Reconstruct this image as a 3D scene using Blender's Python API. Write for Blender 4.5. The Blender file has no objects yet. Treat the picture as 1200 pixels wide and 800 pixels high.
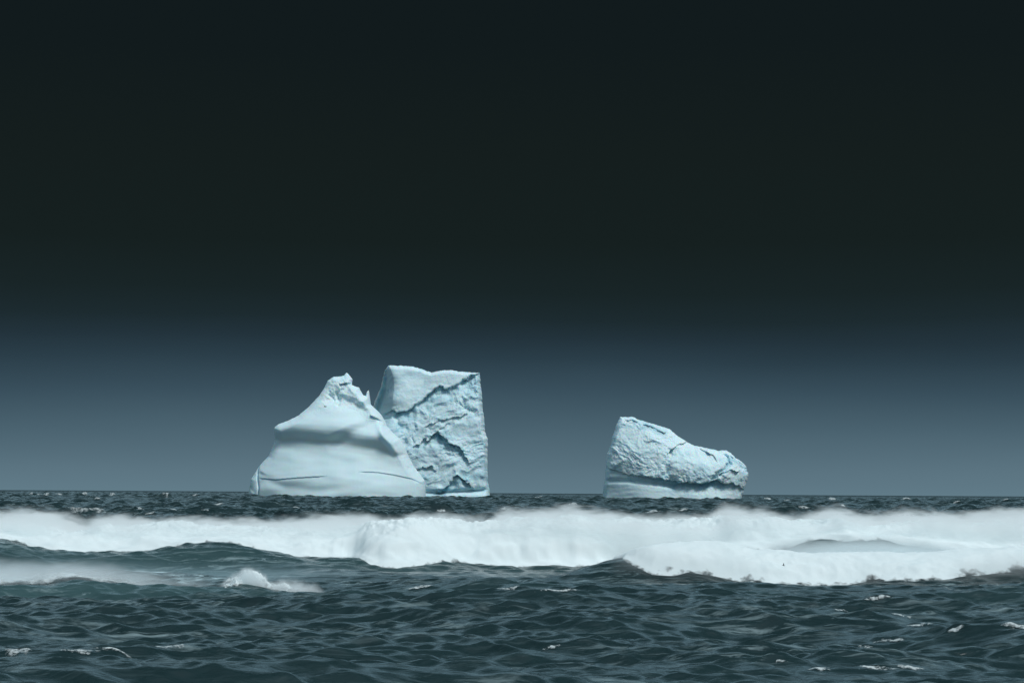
import bpy, math, random
import numpy as np
rng = np.random.default_rng(7)
random.seed(7)
sc = bpy.context.scene
COL = sc.collection
R = math.radians

# ------------------------------------------------------------------ view geometry
F = 85.0 / 36.0 * 1200.0          # focal length in photograph pixels (1200 wide)
H = 4.0                           # eye height above the mean water
def hy(px): return 573.6 + 7.6 * np.asarray(px, float) / 1200.0   # horizon row (slight roll)
def X(px, d): return (np.asarray(px, float) - 600.0) * d / F
def Z(px, py, d): return H - (np.asarray(py, float) - hy(px)) * d / F

# ------------------------------------------------------------------ numpy helpers
def sstep(a, b, x):
    t = np.clip((x - a) / (b - a), 0, 1)
    return t * t * (3 - 2 * t)
def _hash(ix, iy, seed):
    h = (ix.astype(np.int64) * 374761393 + iy.astype(np.int64) * 668265263 + seed * 2147483647) & 0xFFFFFFFF
    h = ((h ^ (h >> 13)) * 1274126177) & 0xFFFFFFFF
    h = ((h ^ (h >> 16)) * 2246822519) & 0xFFFFFFFF
    return (h ^ (h >> 15)) & 0xFFFFFFFF
def perlin(x, y, seed=0):
    x = np.asarray(x, float); y = np.asarray(y, float)
    x, y = np.broadcast_arrays(x, y)
    ix = np.floor(x); iy = np.floor(y); fx = x - ix; fy = y - iy
    ux = fx * fx * fx * (fx * (fx * 6 - 15) + 10); uy = fy * fy * fy * (fy * (fy * 6 - 15) + 10)
    def g(dx, dy):
        a = _hash(ix + dx, iy + dy, seed) * (2 * np.pi / 4294967296.0)
        return np.cos(a) * (fx - dx) + np.sin(a) * (fy - dy)
    a = g(0, 0); b = g(1, 0); c = g(0, 1); d = g(1, 1)
    return ((a + ux * (b - a)) * (1 - uy) + (c + ux * (d - c)) * uy) * 1.5
def fbm(x, y, seed=0, octv=5, gain=0.5, lac=2.03):
    s = 0; a = 1.0; n = 0
    for i in range(octv):
        s = s + a * perlin(x, y, seed + i * 17); n += a
        a *= gain; x = x * lac + 3.1; y = y * lac + 7.7
    return s / n
def ridged(x, y, seed=0, octv=4, gain=0.55):
    s = 0; a = 1.0; n = 0
    for i in range(octv):
        s = s + a * (1 - 2 * np.abs(perlin(x, y, seed + i * 29))); n += a
        a *= gain; x = x * 2.07 + 1.3; y = y * 2.07 + 5.1
    return s / n
def curve(pts, x, smooth=0):
    p = np.array(pts, float)
    return np.interp(x, p[:, 0], p[:, 1])

def link_mesh(name, V, faces, mat, parent=None, smooth=True, attrs=None):
    me = bpy.data.meshes.new(name)
    V = np.asarray(V, np.float32); faces = np.asarray(faces, np.int32)
    k = faces.shape[1]
    me.vertices.add(len(V)); me.vertices.foreach_set('co', V.ravel())
    me.loops.add(faces.size); me.loops.foreach_set('vertex_index', faces.ravel())
    me.polygons.add(len(faces))
    me.polygons.foreach_set('loop_start', np.arange(0, faces.size, k, dtype=np.int32))
    me.polygons.foreach_set('use_smooth', np.full(len(faces), smooth, bool))
    me.update(calc_edges=True)
    if attrs:
        for an, av in attrs.items():
            at = me.attributes.new(an, 'FLOAT', 'POINT')
            at.data.foreach_set('value', np.asarray(av, np.float32).ravel())
    me.materials.append(mat)
    o = bpy.data.objects.new(name, me)
    COL.objects.link(o)
    if parent: o.parent = parent
    return o
def grid_faces(nr, nc, flip=False):
    i = np.arange(nr - 1)[:, None] * nc + np.arange(nc - 1)[None, :]
    q = np.stack([i, i + 1, i + nc + 1, i + nc], -1).reshape(-1, 4)
    return q[:, ::-1] if flip else q
def tag(o, label=None, cat=None, group=None, kind=None):
    if label: o['label'] = label
    if cat: o['category'] = cat
    if group: o['group'] = group
    if kind: o['kind'] = kind
    return o

# ------------------------------------------------------------------ materials
def nmat(name):
    m = bpy.data.materials.new(name); m.use_nodes = True
    nt = m.node_tree; nt.nodes.clear()
    out = nt.nodes.new('ShaderNodeOutputMaterial')
    return m, nt, out
def node(nt, typ, **kw):
    n = nt.nodes.new(typ)
    for k, v in kw.items():
        if k.startswith('i_'): n.inputs[k[2:].replace('_', ' ')].default_value = v
        else: setattr(n, k, v)
    return n
def math_n(nt, op, a, b=None, c=None, clamp=False):
    n = nt.nodes.new('ShaderNodeMath'); n.operation = op; n.use_clamp = clamp
    for i, v in enumerate((a, b, c)):
        if v is None: continue
        if isinstance(v, (int, float)): n.inputs[i].default_value = v
        else: nt.links.new(v, n.inputs[i])
    return n.outputs[0]
def ramp(nt, src, stops, interp='LINEAR'):
    n = nt.nodes.new('ShaderNodeValToRGB'); n.color_ramp.interpolation = interp
    e = n.color_ramp.elements
    while len(e) < len(stops): e.new(0.5)
    for el, (p, c) in zip(e, stops):
        el.position = p; el.color = (c, c, c, 1) if isinstance(c, (int, float)) else (*c, 1)
    nt.links.new(src, n.inputs[0]); return n.outputs[0]
def mapping(nt, src, scale, rot=(0, 0, 0), loc=(0, 0, 0)):
    n = nt.nodes.new('ShaderNodeMapping')
    n.inputs['Scale'].default_value = scale; n.inputs['Rotation'].default_value = rot
    n.inputs['Location'].default_value = loc
    nt.links.new(src, n.inputs['Vector']); return n.outputs[0]
def noise(nt, vec, scale, detail=4, rough=0.55, dist=0.0):
    n = nt.nodes.new('ShaderNodeTexNoise')
    n.inputs['Scale'].default_value = scale; n.inputs['Detail'].default_value = detail
    n.inputs['Roughness'].default_value = rough; n.inputs['Distortion'].default_value = dist
    nt.links.new(vec, n.inputs['Vector']); return n.outputs[0]
def mix_rgb(nt, fac, a, b):
    n = nt.nodes.new('ShaderNodeMix'); n.data_type = 'RGBA'
    nt.links.new(fac, n.inputs[0])
    for s, v in ((n.inputs[6], a), (n.inputs[7], b)):
        if isinstance(v, tuple): s.default_value = (*v, 1)
        else: nt.links.new(v, s)
    return n.outputs[2]

def water_material():
    m, nt, out = nmat('sea_water')
    L = nt.links
    tc = nt.nodes.new('ShaderNodeTexCoord').outputs['Object']
    b = node(nt, 'ShaderNodeBsdfPrincipled')
    at = nt.nodes.new('ShaderNodeAttribute'); at.attribute_name = 'foam'
    tq = nt.nodes.new('ShaderNodeAttribute'); tq.attribute_name = 'turquoise'
    # foam lace: ragged streaks drawn out by the wind
    v1 = mapping(nt, tc, (0.55, 1.5, 1.0), (0, 0, R(12)))
    lace = noise(nt, v1, 1.3, 7, 0.68, 0.7)
    lace2 = noise(nt, mapping(nt, tc, (0.12, 0.4, 1.0), (0, 0, R(-8))), 1.0, 4, 0.6, 0.4)
    fo = math_n(nt, 'MULTIPLY_ADD', math_n(nt, 'SUBTRACT', lace, 0.5), 2.4, at.outputs['Fac'])
    fo = math_n(nt, 'MULTIPLY_ADD', math_n(nt, 'SUBTRACT', lace2, 0.5), 1.2, fo)
    fo = ramp(nt, fo, [(0.50, 0.0), (1.0, 1.0)])
    body = mix_rgb(nt, ramp(nt, lace2, [(0.3, 0.0), (0.7, 1.0)]), (0.0075, 0.022, 0.0240), (0.0115, 0.030, 0.0325))
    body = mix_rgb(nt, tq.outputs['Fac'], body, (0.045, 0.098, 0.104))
    stk = noise(nt, mapping(nt, tc, (0.28, 1.5, 1.0), (0, 0, R(20))), 1.5, 8, 0.72, 0.8)
    pat = noise(nt, mapping(nt, tc, (0.10, 0.16, 1.0), (0, 0, R(-10)), (3, 9, 0)), 1.0, 3, 0.5)
    sk = math_n(nt, 'MULTIPLY', ramp(nt, stk, [(0.52, 0.0), (0.72, 1.0)]), ramp(nt, pat, [(0.40, 0.06), (0.66, 0.60)]))
    fo = math_n(nt, 'MAXIMUM', fo, sk)
    col = mix_rgb(nt, fo, body, (0.50, 0.67, 0.71))
    L.new(col, b.inputs['Base Color'])
    rr = math_n(nt, 'MULTIPLY_ADD', fo, 0.55, 0.20)
    L.new(rr, b.inputs['Roughness'])
    b.inputs['IOR'].default_value = 1.333
    # capillary ripples
    r1 = noise(nt, mapping(nt, tc, (0.8, 1.6, 1.0), (0, 0, R(24))), 2.6, 5, 0.60, 0.6)
    r2 = noise(nt, mapping(nt, tc, (0.7, 1.9, 1.0), (0, 0, R(-30))), 1.1, 4, 0.6, 0.4)
    r3 = noise(nt, mapping(nt, tc, (0.7, 1.4, 1.0), (0, 0, R(14))), 0.13, 4, 0.55, 0.4)
    hsum = math_n(nt, 'ADD', math_n(nt, 'MULTIPLY', r1, 0.028), math_n(nt, 'MULTIPLY', r2, 0.030))
    hsum = math_n(nt, 'MULTIPLY_ADD', r3, 0.45, hsum)
    bp = nt.nodes.new('ShaderNodeBump'); bp.inputs['Strength'].default_value = 1.0
    bp.inputs['Distance'].default_value = 1.0
    L.new(hsum, bp.inputs['Height']); L.new(bp.outputs[0], b.inputs['Normal'])
    L.new(b.outputs[0], out.inputs['Surface'])
    return m

def foam_material(name='sea_foam', scale=1.0, tone=1.0, tear=(0.6, 0.35), edge=(0.28, 0.72)):
    """aerated white water; where it thins out (attribute 'cover') it breaks into lace and shows the water under it"""
    m, nt, out = nmat(name)
    L = nt.links
    tc = nt.nodes.new('ShaderNodeTexCoord').outputs['Object']
    b = node(nt, 'ShaderNodeBsdfPrincipled')
    n1 = noise(nt, tc, 0.9, 5, 0.6, 0.2)
    L.new(mix_rgb(nt, n1, (0.68 * tone, 0.79 * tone, 0.81 * tone), (0.79 * tone, 0.87 * tone, 0.885 * tone)), b.inputs['Base Color'])
    b.inputs['Roughness'].default_value = 0.95
    b.inputs['Specular IOR Level'].default_value = 0.1
    at = nt.nodes.new('ShaderNodeAttribute'); at.attribute_name = 'cover'
    ln = noise(nt, mapping(nt, tc, (1.0, 1.0, 0.6), (0, R(24), R(15))), 3.2 * scale, 7, 0.66, 0.6)
    ln2 = noise(nt, tc, 0.9 * scale, 4, 0.6, 0.3)
    a = math_n(nt, 'MULTIPLY_ADD', math_n(nt, 'SUBTRACT', ln, 0.5), tear[0], at.outputs['Fac'])
    a = math_n(nt, 'MULTIPLY_ADD', math_n(nt, 'SUBTRACT', ln2, 0.5), tear[1], a)
    a = ramp(nt, a, [(edge[0], 0.0), (edge[1], 1.0)])
    tr = nt.nodes.new('ShaderNodeBsdfTransparent')
    mx = nt.nodes.new('ShaderNodeMixShader')
    L.new(a, mx.inputs[0]); L.new(tr.outputs[0], mx.inputs[1]); L.new(b.outputs[0], mx.inputs[2])
    L.new(mx.outputs[0], out.inputs['Surface'])
    return m

def ice_material(name, rough_bump, blue, vein_scale, size):
    """glacier ice: snowy white crust over blue ice that shows in veins, with undercut shade painted in by the attribute"""
    m, nt, out = nmat(name)
    L = nt.links
    tc = nt.nodes.new('ShaderNodeTexCoord').outputs['Object']
    b = node(nt, 'ShaderNodeBsdfPrincipled')
    n1 = noise(nt, tc, 0.09 * size, 6, 0.6, 0.4)
    v = noise(nt, mapping(nt, tc, (1, 1, 2.2), (0, R(24), 0)), vein_scale, 8, 0.66, 1.3)
    at = nt.nodes.new('ShaderNodeAttribute'); at.attribute_name = 'blue_ice_shade'
    fac = math_n(nt, 'MULTIPLY_ADD', ramp(nt, v, [(0.52, 0.0), (0.66, 1.0)]), blue, at.outputs['Fac'], clamp=True)
    snow = mix_rgb(nt, n1, (0.61, 0.82, 0.89), (0.74, 0.90, 0.945))
    col = mix_rgb(nt, fac, snow, (0.17, 0.45, 0.56))
    L.new(col, b.inputs['Base Color'])
    b.inputs['Roughness'].default_value = 0.6
    b.inputs['IOR'].default_value = 1.31
    b.inputs['Subsurface Weight'].default_value = 0.65
    b.inputs['Subsurface Radius'].default_value = (0.5, 1.6, 2.3)
    b.inputs['Subsurface Scale'].default_value = 1.0
    bp = nt.nodes.new('ShaderNodeBump'); bp.inputs['Strength'].default_value = 1.0
    bp.inputs['Distance'].default_value = rough_bump
    L.new(noise(nt, tc, 0.35, 7, 0.65, 0.3), bp.inputs['Height']); L.new(bp.outputs[0], b.inputs['Normal'])
    L.new(b.outputs[0], out.inputs['Surface'])
    return m

def bird_material():
    m, nt, out = nmat('dark_plumage')
    tc = nt.nodes.new('ShaderNodeTexCoord').outputs['Object']
    b = node(nt, 'ShaderNodeBsdfPrincipled')
    nt.links.new(mix_rgb(nt, noise(nt, tc, 9, 4), (0.035, 0.04, 0.042), (0.075, 0.08, 0.08)), b.inputs['Base Color'])
    b.inputs['Roughness'].default_value = 0.8
    nt.links.new(b.outputs[0], out.inputs['Surface'])
    return m

def spray_material(name, top_pts, soft, dens, near, ends, nscale=(0.5, 0.5, 0.9), namp=1.2, contrast=(0.35, 0.62), floor=0.0, color=(0.985, 1.0, 1.0)):
    """drifting water droplets: density fades out above a wind-torn top whose height follows top_pts = [(x, z), ...]"""
    m, nt, out = nmat(name)
    L = nt.links
    tc = nt.nodes.new('ShaderNodeTexCoord').outputs['Object']
    sp = nt.nodes.new('ShaderNodeSeparateXYZ'); L.new(tc, sp.inputs[0])
    xs = [p[0] for p in top_pts]; zs = [p[1] for p in top_pts]
    x0, x1 = min(xs), max(xs); zmax = max(max(zs), 0.01)
    u = math_n(nt, 'DIVIDE', math_n(nt, 'SUBTRACT', sp.outputs['X'], x0), x1 - x0, clamp=True)
    fc = nt.nodes.new('ShaderNodeFloatCurve')
    cv = fc.mapping.curves[0]; fc.mapping.use_clip = False
    pts = [((x - x0) / (x1 - x0), z / zmax) for x, z in top_pts]
    while len(cv.points) < len(pts): cv.points.new(0.5, 0.5)
    for cp, (a, b_) in zip(cv.points, pts): cp.location = (a, b_); cp.handle_type = 'AUTO_CLAMPED'
    fc.mapping.update()
    L.new(u, fc.inputs['Value'])
    top = math_n(nt, 'MULTIPLY', fc.outputs[0], zmax)
    n1 = noise(nt, mapping(nt, tc, nscale, (0, R(-32), 0)), 1.0, 6, 0.6, 0.5)
    n2 = noise(nt, mapping(nt, tc, (0.22, 0.22, 0.4), (0, R(-20), 0), (5, 0, 3)), 1.0, 3, 0.5)
    hgt = math_n(nt, 'MULTIPLY_ADD', math_n(nt, 'SUBTRACT', n1, 0.5), namp, top)
    d = math_n(nt, 'DIVIDE', math_n(nt, 'SUBTRACT', hgt, sp.outputs['Z']), soft, clamp=True)
    d = math_n(nt, 'MULTIPLY', d, d)
    d = math_n(nt, 'MULTIPLY', d, ramp(nt, n2, [(contrast[0], floor), (contrast[1], 1.0)]))
    d = math_n(nt, 'MULTIPLY', d, math_n(nt, 'DIVIDE', math_n(nt, 'SUBTRACT', sp.outputs['Y'], near[0]), near[1], clamp=True))
    d = math_n(nt, 'MULTIPLY', d, math_n(nt, 'DIVIDE', math_n(nt, 'SUBTRACT', sp.outputs['X'], ends[0]), ends[2], clamp=True))
    d = math_n(nt, 'MULTIPLY', d, math_n(nt, 'DIVIDE', math_n(nt, 'SUBTRACT', ends[1], sp.outputs['X']), ends[2], clamp=True))
    d = math_n(nt, 'MULTIPLY', d, dens)
    vol = nt.nodes.new('ShaderNodeVolumePrincipled')
    vol.inputs['Color'].default_value = (*color, 1)
    vol.inputs['Anisotropy'].default_value = 0.0
    L.new(d, vol.inputs['Density'])
    L.new(vol.outputs[0], out.inputs['Volume'])
    return m

# ------------------------------------------------------------------ the swell and the wind waves
W1D, W2D, W3D = 126.0, 109.0, 98.0
W1_EDGE = [(-150, 640), (0, 636), (30, 637), (50, 644), (80, 650), (130, 646), (180, 647), (250, 644), (290, 650), (330, 654),
           (370, 653), (400, 650), (412, 646), (425, 651), (440, 658), (462, 663), (490, 662), (520, 659), (550, 656), (620, 657), (680, 655),
           (715, 650), (800, 654), (880, 652), (915, 648), (940, 640), (965, 636.5), (1000, 640), (1030, 637), (1060, 643),
           (1100, 647), (1140, 649), (1200, 649), (1350, 648)]
W1_CREST = [(-150, 636), (0, 634), (40, 639), (80, 645), (130, 645), (250, 643), (330, 650), (400, 647), (415, 643), (450, 646), (520, 650),
            (620, 653), (715, 649), (800, 652), (900, 647), (960, 636), (1035, 637), (1100, 645), (1200, 648), (1350, 648)]
W1_TOP = [(-150, 612), (0, 615), (15, 612), (35, 610), (60, 612), (95, 622), (110, 616), (130, 609), (140, 612), (180, 613), (220, 610),
          (300, 615), (400, 614), (440, 613), (475, 610), (490, 606), (540, 606), (550, 609), (590, 604), (650, 602), (670, 600),
          (690, 604), (720, 605), (800, 608), (830, 609), (850, 603), (860, 601), (875, 606), (900, 606), (940, 608), (960, 606),
          (975, 603), (990, 605), (1010, 611), (1050, 613), (1075, 607), (1090, 612), (1140, 613), (1160, 608), (1180, 606), (1200, 605), (1350, 608)]
W2_EDGE = [(700, 652), (715, 650), (725, 658), (745, 664), (765, 670), (790, 671), (810, 669), (840, 672), (870, 676), (900, 679),
           (980, 680), (1010, 678), (1060, 680), (1100, 679), (1140, 674), (1170, 671), (1200, 669), (1350, 668)]
W2_TOP = [(700, 650), (716, 643), (760, 642), (850, 646), (890, 654), (950, 657), (1000, 656), (1040, 656), (1090, 655), (1130, 652), (1200, 650), (1350, 650)]
W3_CREST = [(-150, 670), (0, 672), (60, 673), (90, 672), (120, 678), (160, 684), (210, 686), (260, 684), (300, 680), (330, 686), (370, 690), (430, 686),
            (520, 682), (620, 683), (720, 685), (850, 687), (1000, 690), (1130, 686), (1200, 683), (1350, 683)]

def world_curve(pts, d, fn):
    p = np.array(pts, float)
    return np.stack([X(p[:, 0], d), fn(p)], 1)
_w1x = world_curve(W1_CREST, W1D, lambda p: Z(p[:, 0], p[:, 1], W1D))
_w2x = world_curve([(520, 690), (620, 684), (700, 668), (725, 652), (780, 650), (860, 652), (920, 661), (1060, 662), (1110, 656), (1160, 652), (1200, 652), (1350, 652)], W2D + 2, lambda p: Z(p[:, 0], p[:, 1], W2D + 2))
_w3x = world_curve(W3_CREST, W3D, lambda p: Z(p[:, 0], p[:, 1], W3D))
def w1y(x): return W1D + 0.9 * perlin(x * 0.07, x * 0 + 3.3, 5)
def w2y(x): return W2D + 2 + 0.7 * perlin(x * 0.08, x * 0 + 1.3, 6)
def w3y(x): return W3D + 1.2 * perlin(x * 0.06, x * 0 + 8.3, 8)
def smooth_interp(x, c, w=0.8):
    s = 0
    for k in (-1, -0.5, 0, 0.5, 1): s = s + np.interp(x + k * w, c[:, 0], c[:, 1])
    return s / 5
def bump_profile(s, wf, wb):
    z = np.where(s < 0, np.exp(-(s / wf) ** 2), np.exp(-(s / wb) ** 2))
    return z - 0.28 * np.exp(-((s + 2.0 * wf) / wf) ** 2)
def swell(x, y):
    z = smooth_interp(x, _w1x) * bump_profile(y - w1y(x), 4.6, 7.0)
    z = z + np.clip(smooth_interp(x, _w2x, 1.6), 0, None) * bump_profile(y - w2y(x), 2.6, 3.6)
    z = z + smooth_interp(x, _w3x, 0.5) * bump_profile(y - w3y(x), 2.4, 4.2)
    return z

NW = 124
lam = np.exp(np.linspace(np.log(0.40), np.log(34.0), NW)) * rng.uniform(0.96, 1.04, NW)
ang = np.where(rng.uniform(0, 1, NW) < 0.62, rng.normal(0.16, 0.30, NW), rng.normal(-0.62, 0.28, NW))                     # travel direction about -y (towards the shore)
kx = 2 * np.pi / lam * np.sin(ang); ky = -2 * np.pi / lam * np.cos(ang)
stp = rng.uniform(0.6, 1.3, NW) * np.interp(np.log(lam), np.log([0.45, 1.0, 2.0, 3.5, 7.0, 11.0, 34.0]), [0.074, 0.078, 0.058, 0.042, 0.034, 0.029, 0.020])
amp = stp * lam / (2 * np.pi)
pha = rng.uniform(0, 2 * np.pi, NW)
def sea(x, y, spx, spy):
    """point on the water for rest position (x, y); spx/spy = mesh spacing there"""
    x = np.asarray(x, float); y = np.asarray(y, float)
    z = np.zeros_like(x); dx = np.zeros_like(x); dy = np.zeros_like(x)
    # gusts and set: waves lower in the lee of the surf, larger at sea
    env = 0.88 + 0.82 * sstep(150, 300, y) + 0.7 * sstep(400, 1600, y) + 0.22 * perlin(x * 0.035, y * 0.05, 91)
    env = env * (1 - 0.62 * np.exp(-((y - 114) / 13.0) ** 2))
    for i in range(NW):
        lx = lam[i] / max(abs(math.sin(ang[i])), 0.12); ly = lam[i] / max(abs(math.cos(ang[i])), 0.12)
        w = sstep(1.6, 3.2, lx / spx) * sstep(1.6, 3.2, ly / spy) * amp[i]
        p = kx[i] * x + ky[i] * y + pha[i]
        c = np.cos(p)
        z += w * np.sin(p)
        q = 0.6 * w
        dx += q * math.sin(ang[i]) * c; dy += q * -math.cos(ang[i]) * c
    px_ = x + dx * env; py_ = y + dy * env
    return px_, py_, z * env + swell(x, y)
def radial_rows():
    r = [1.0]
    while r[-1] < 45: r.append(r[-1] + max(0.5, 0.10 * (45 - r[-1])))
    while r[-1] < 138: r.append(r[-1] + 0.11)
    while r[-1] < 4500:
        d = r[-1]; r.append(d + 0.12 + (d - 138) * 0.0019)
    while r[-1] < 60000: r.append(r[-1] * 1.25)
    return np.array(r)
def build_sea(mat):
    rr = radial_rows()
    fine = np.linspace(-R(15), R(15), 1000)
    side = R(15) + (np.linspace(0, 1, 40)[1:] ** 1.8) * (math.pi - R(15))
    th = np.concatenate([-side[::-1], fine, side])
    dth = np.gradient(th); dr = np.gradient(rr)
    Rg, Tg = np.meshgrid(rr, th, indexing='ij')
    x0 = Rg * np.sin(Tg); y0 = Rg * np.cos(Tg)
    spx = np.maximum(Rg * dth[None, :], 0.02); spy = np.broadcast_to(dr[:, None], Rg.shape)
    spy = np.where(np.abs(Tg) > R(15.2), np.maximum(spy, spx), spy)
    x, y, z = sea(x0, y0, spx, spy)
    z = np.where(Rg > 8000, -0.2, z); x = np.where(Rg > 8000, x0, x); y = np.where(Rg > 8000, y0, y)
    foam = 0.0 * z
    pxl = 600 + x0 / np.maximum(y0, 1) * F
    left = 1 - sstep(150, 520, pxl)
    foam += 0.34 * sstep(99, 103, y0) * (1 - sstep(118, 124, y0)) * (0.35 + 0.65 * left) * (pxl < 760)
    foam += 0.42 * np.exp(-((y0 - 117.5) / 3.0) ** 2) * sstep(840, 940, pxl) * (1 - sstep(1120, 1200, pxl))
    foam += 0.26 * np.exp(-((y0 - (w3y(x0) - 3.0)) / 3.0) ** 2) * (1 - sstep(120, 260, pxl))
    foam += 0.30 * np.exp(-((y0 - 101.5) / 4.0) ** 2) * sstep(1060, 1150, pxl)
    foam += 0.30 * np.exp(-((y0 - 139) / 9.0) ** 2)
    foam += 0.42 * np.exp(-((y0 - (w2y(x0) - 4.6)) / 1.6) ** 2) * sstep(700, 780, pxl)
    foam += 0.40 * np.exp(-((y0 - (w1y(x0) - 0.9)) / 1.0) ** 2) * (1 - sstep(680, 760, pxl))
    foam += 0.16 * sstep(101, 104, y0) * (1 - sstep(120, 125, y0)) * (1 - sstep(560, 720, pxl))
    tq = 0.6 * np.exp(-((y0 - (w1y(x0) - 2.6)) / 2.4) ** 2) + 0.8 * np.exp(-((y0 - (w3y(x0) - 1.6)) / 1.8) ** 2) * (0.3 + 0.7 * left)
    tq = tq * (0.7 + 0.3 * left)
    V = np.stack([x, y, z], -1).reshape(-1, 3)
    o = link_mesh('sea', V, grid_faces(len(rr), len(th), flip=True), mat, attrs={'foam': foam, 'turquoise': np.clip(tq, 0, 1)})
    return tag(o, 'dark green grey choppy sea under the storm sky', 'sea', kind='structure')

# ------------------------------------------------------------------ white water
def foam_sheet(name, xr, sr, step, yfun, hfun, mat, parent, origin):
    """lumpy white water lying on the sea: hfun(x, s) gives its thickness (negative = under the water) and its cover"""
    xs = np.arange(xr[0], xr[1] + step[0], step[0]); ss = np.arange(sr[0], sr[1] + step[1], step[1])
    S, Xg = np.meshgrid(ss, xs, indexing='ij')
    Y = yfun(Xg) + S
    sp = np.full_like(Xg, 0.11)
    x, y, z = sea(Xg, Y, sp, sp)
    h, cover = hfun(Xg, S)
    z = z + h - 0.9 * (z - swell(Xg, Y)) * sstep(0.15, 0.7, h)
    nr, nc = Xg.shape
    f = grid_faces(nr, nc, flip=True)
    f = f[(h > -0.2).ravel()[f].any(1)]
    used = np.unique(f); remap = np.full(nr * nc, -1); remap[used] = np.arange(len(used))
    V = np.stack([x, y, z], -1).reshape(-1, 3)[used] - np.array(origin)
    return link_mesh(name, V, remap[f], mat, parent, attrs={'cover': cover.ravel()[used]})
def breaker(label, origin):
    o = bpy.data.objects.new('breaking_wave', None); COL.objects.link(o)
    o.location = origin; o.empty_display_size = 0.5
    return tag(o, label, 'breaking wave', 'breaking waves')
def box_mesh(name, lo, hi, mat, parent=None, origin=(0, 0, 0)):
    lo = np.array(lo) - origin; hi = np.array(hi) - origin
    V = [(x, y, z) for z in (lo[2], hi[2]) for y in (lo[1], hi[1]) for x in (lo[0], hi[0])]
    f = [(0, 2, 3, 1), (4, 5, 7, 6), (0, 1, 5, 4), (2, 6, 7, 3), (0, 4, 6, 2), (1, 3, 7, 5)]
    o = link_mesh(name, V, f, mat, parent, smooth=False)
    return o
def lumps(x, s, seed, sc_=1.0):
    wx = x + 0.8 * perlin(x * 0.4, s * 0.4, seed + 1); ws = s + 0.8 * perlin(x * 0.4, s * 0.4, seed + 2)
    a = fbm(wx * 0.35 * sc_, ws * 0.5 * sc_, seed, 3)
    b = 0.6 - np.abs(perlin(wx * 0.8 * sc_, ws * 1.0 * sc_, seed + 3)) * 1.4
    c = fbm(x * 2.2 * sc_, s * 2.2 * sc_, seed + 7, 4)
    return 0.30 * a + 0.10 * b + 0.07 * c

def main_breaker(mf):
    d = W1D
    o0 = np.array([0, d, 0.0])
    o = breaker('longest white breaking wave, spanning the whole picture, nearest the icebergs', o0)
    edge = world_curve(W1_EDGE, d, lambda p: p[:, 1])
    crest = world_curve(W1_CREST, d, lambda p: p[:, 1])
    top = world_curve(W1_TOP, d + 4, lambda p: Z(p[:, 0], p[:, 1] + 6.5, d + 4))
    def hfun(x, s):
        e = -0.20 * (smooth_interp(x, edge, 0.35) - smooth_interp(x, crest))
        t = s - e
        tc_ = t - 0.16 * fbm(x * 0.9, x * 0 + 2.2, 41, 4)
        zt = smooth_interp(x, top, 0.4) - smooth_interp(x, _w1x) * np.exp(-(4.0 / 7.0) ** 2)
        rise = sstep(-0.1, 4.2, t + 0.5 * fbm(x * 0.5, s * 0.6, 47, 3)) ** 0.8
        fall = 1 - sstep(5.0, 13.0, s + 2.5 * perlin(x * 0.2, s * 0.2, 77))
        h = zt * rise * fall + lumps(x, s, 50) * (0.45 + 0.55 * sstep(2.0, 4.0, t)) * sstep(0.0, 1.5, t)
        h = np.where(t < 0, np.maximum(t * 0.25, -0.12) + 0.03, h + 0.06 * sstep(0, 0.25, t) + 0.03)
        cover = sstep(-0.7, 0.45, tc_ + 0.35 * fbm(x * 2.5, s * 1.2, 48, 3)) * (1 - sstep(8, 13, s)) * (1.15 - 0.55 * sstep(2.0, 4.5, s))
        cover = cover * (1 - 0.22 * sstep(0.08, 0.42, fbm(x * 0.55, s * 0.9, 44, 4)) * (1 - sstep(0.5, 1.5, t)))
        h = h + 0.16 * fbm(x * 3.0, s * 3.0, 49, 4) * sstep(1.5, 3.5, t)
        return h - 0.8 * sstep(11, 15, s) - 0.4 * (1 - sstep(-1.0, -0.7, t)), cover
    foam_sheet('foam_roller', (-40, 40), (-4.2, 16), (0.055, 0.085), w1y, hfun, mf, o, o0)
    rise_ = [(-150, 14), (0, 16), (50, 15), (85, 12), (105, 6), (125, 11), (150, 9), (200, 5), (260, 6), (340, 8), (380, 13), (430, 12), (460, 5), (550, 4), (600, 8), (700, 8), (760, 4), (830, 7),
             (850, 12), (890, 11), (940, 5), (975, 10), (1020, 9), (1060, 12), (1110, 13), (1200, 11), (1350, 12)]
    mp = sorted(set([p[0] for p in W1_TOP] + [p[0] for p in rise_]))
    mist = [(float(X(q, d + 5)), float(Z(q, curve(W1_TOP, q) - curve(rise_, q), d + 5))) for q in mp]
    ms = spray_material('drifting_spray', mist, 0.8, 2.0, (0.3, 1.5), (-40, 40, 2), (0.75, 0.9, 2.1), 2.3, (0.32, 0.60), 0.25)
    box_mesh('spray', (-40, d + 0.4, -0.6), (40, d + 11, 4.9), ms, o, o0)
    return o

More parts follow.
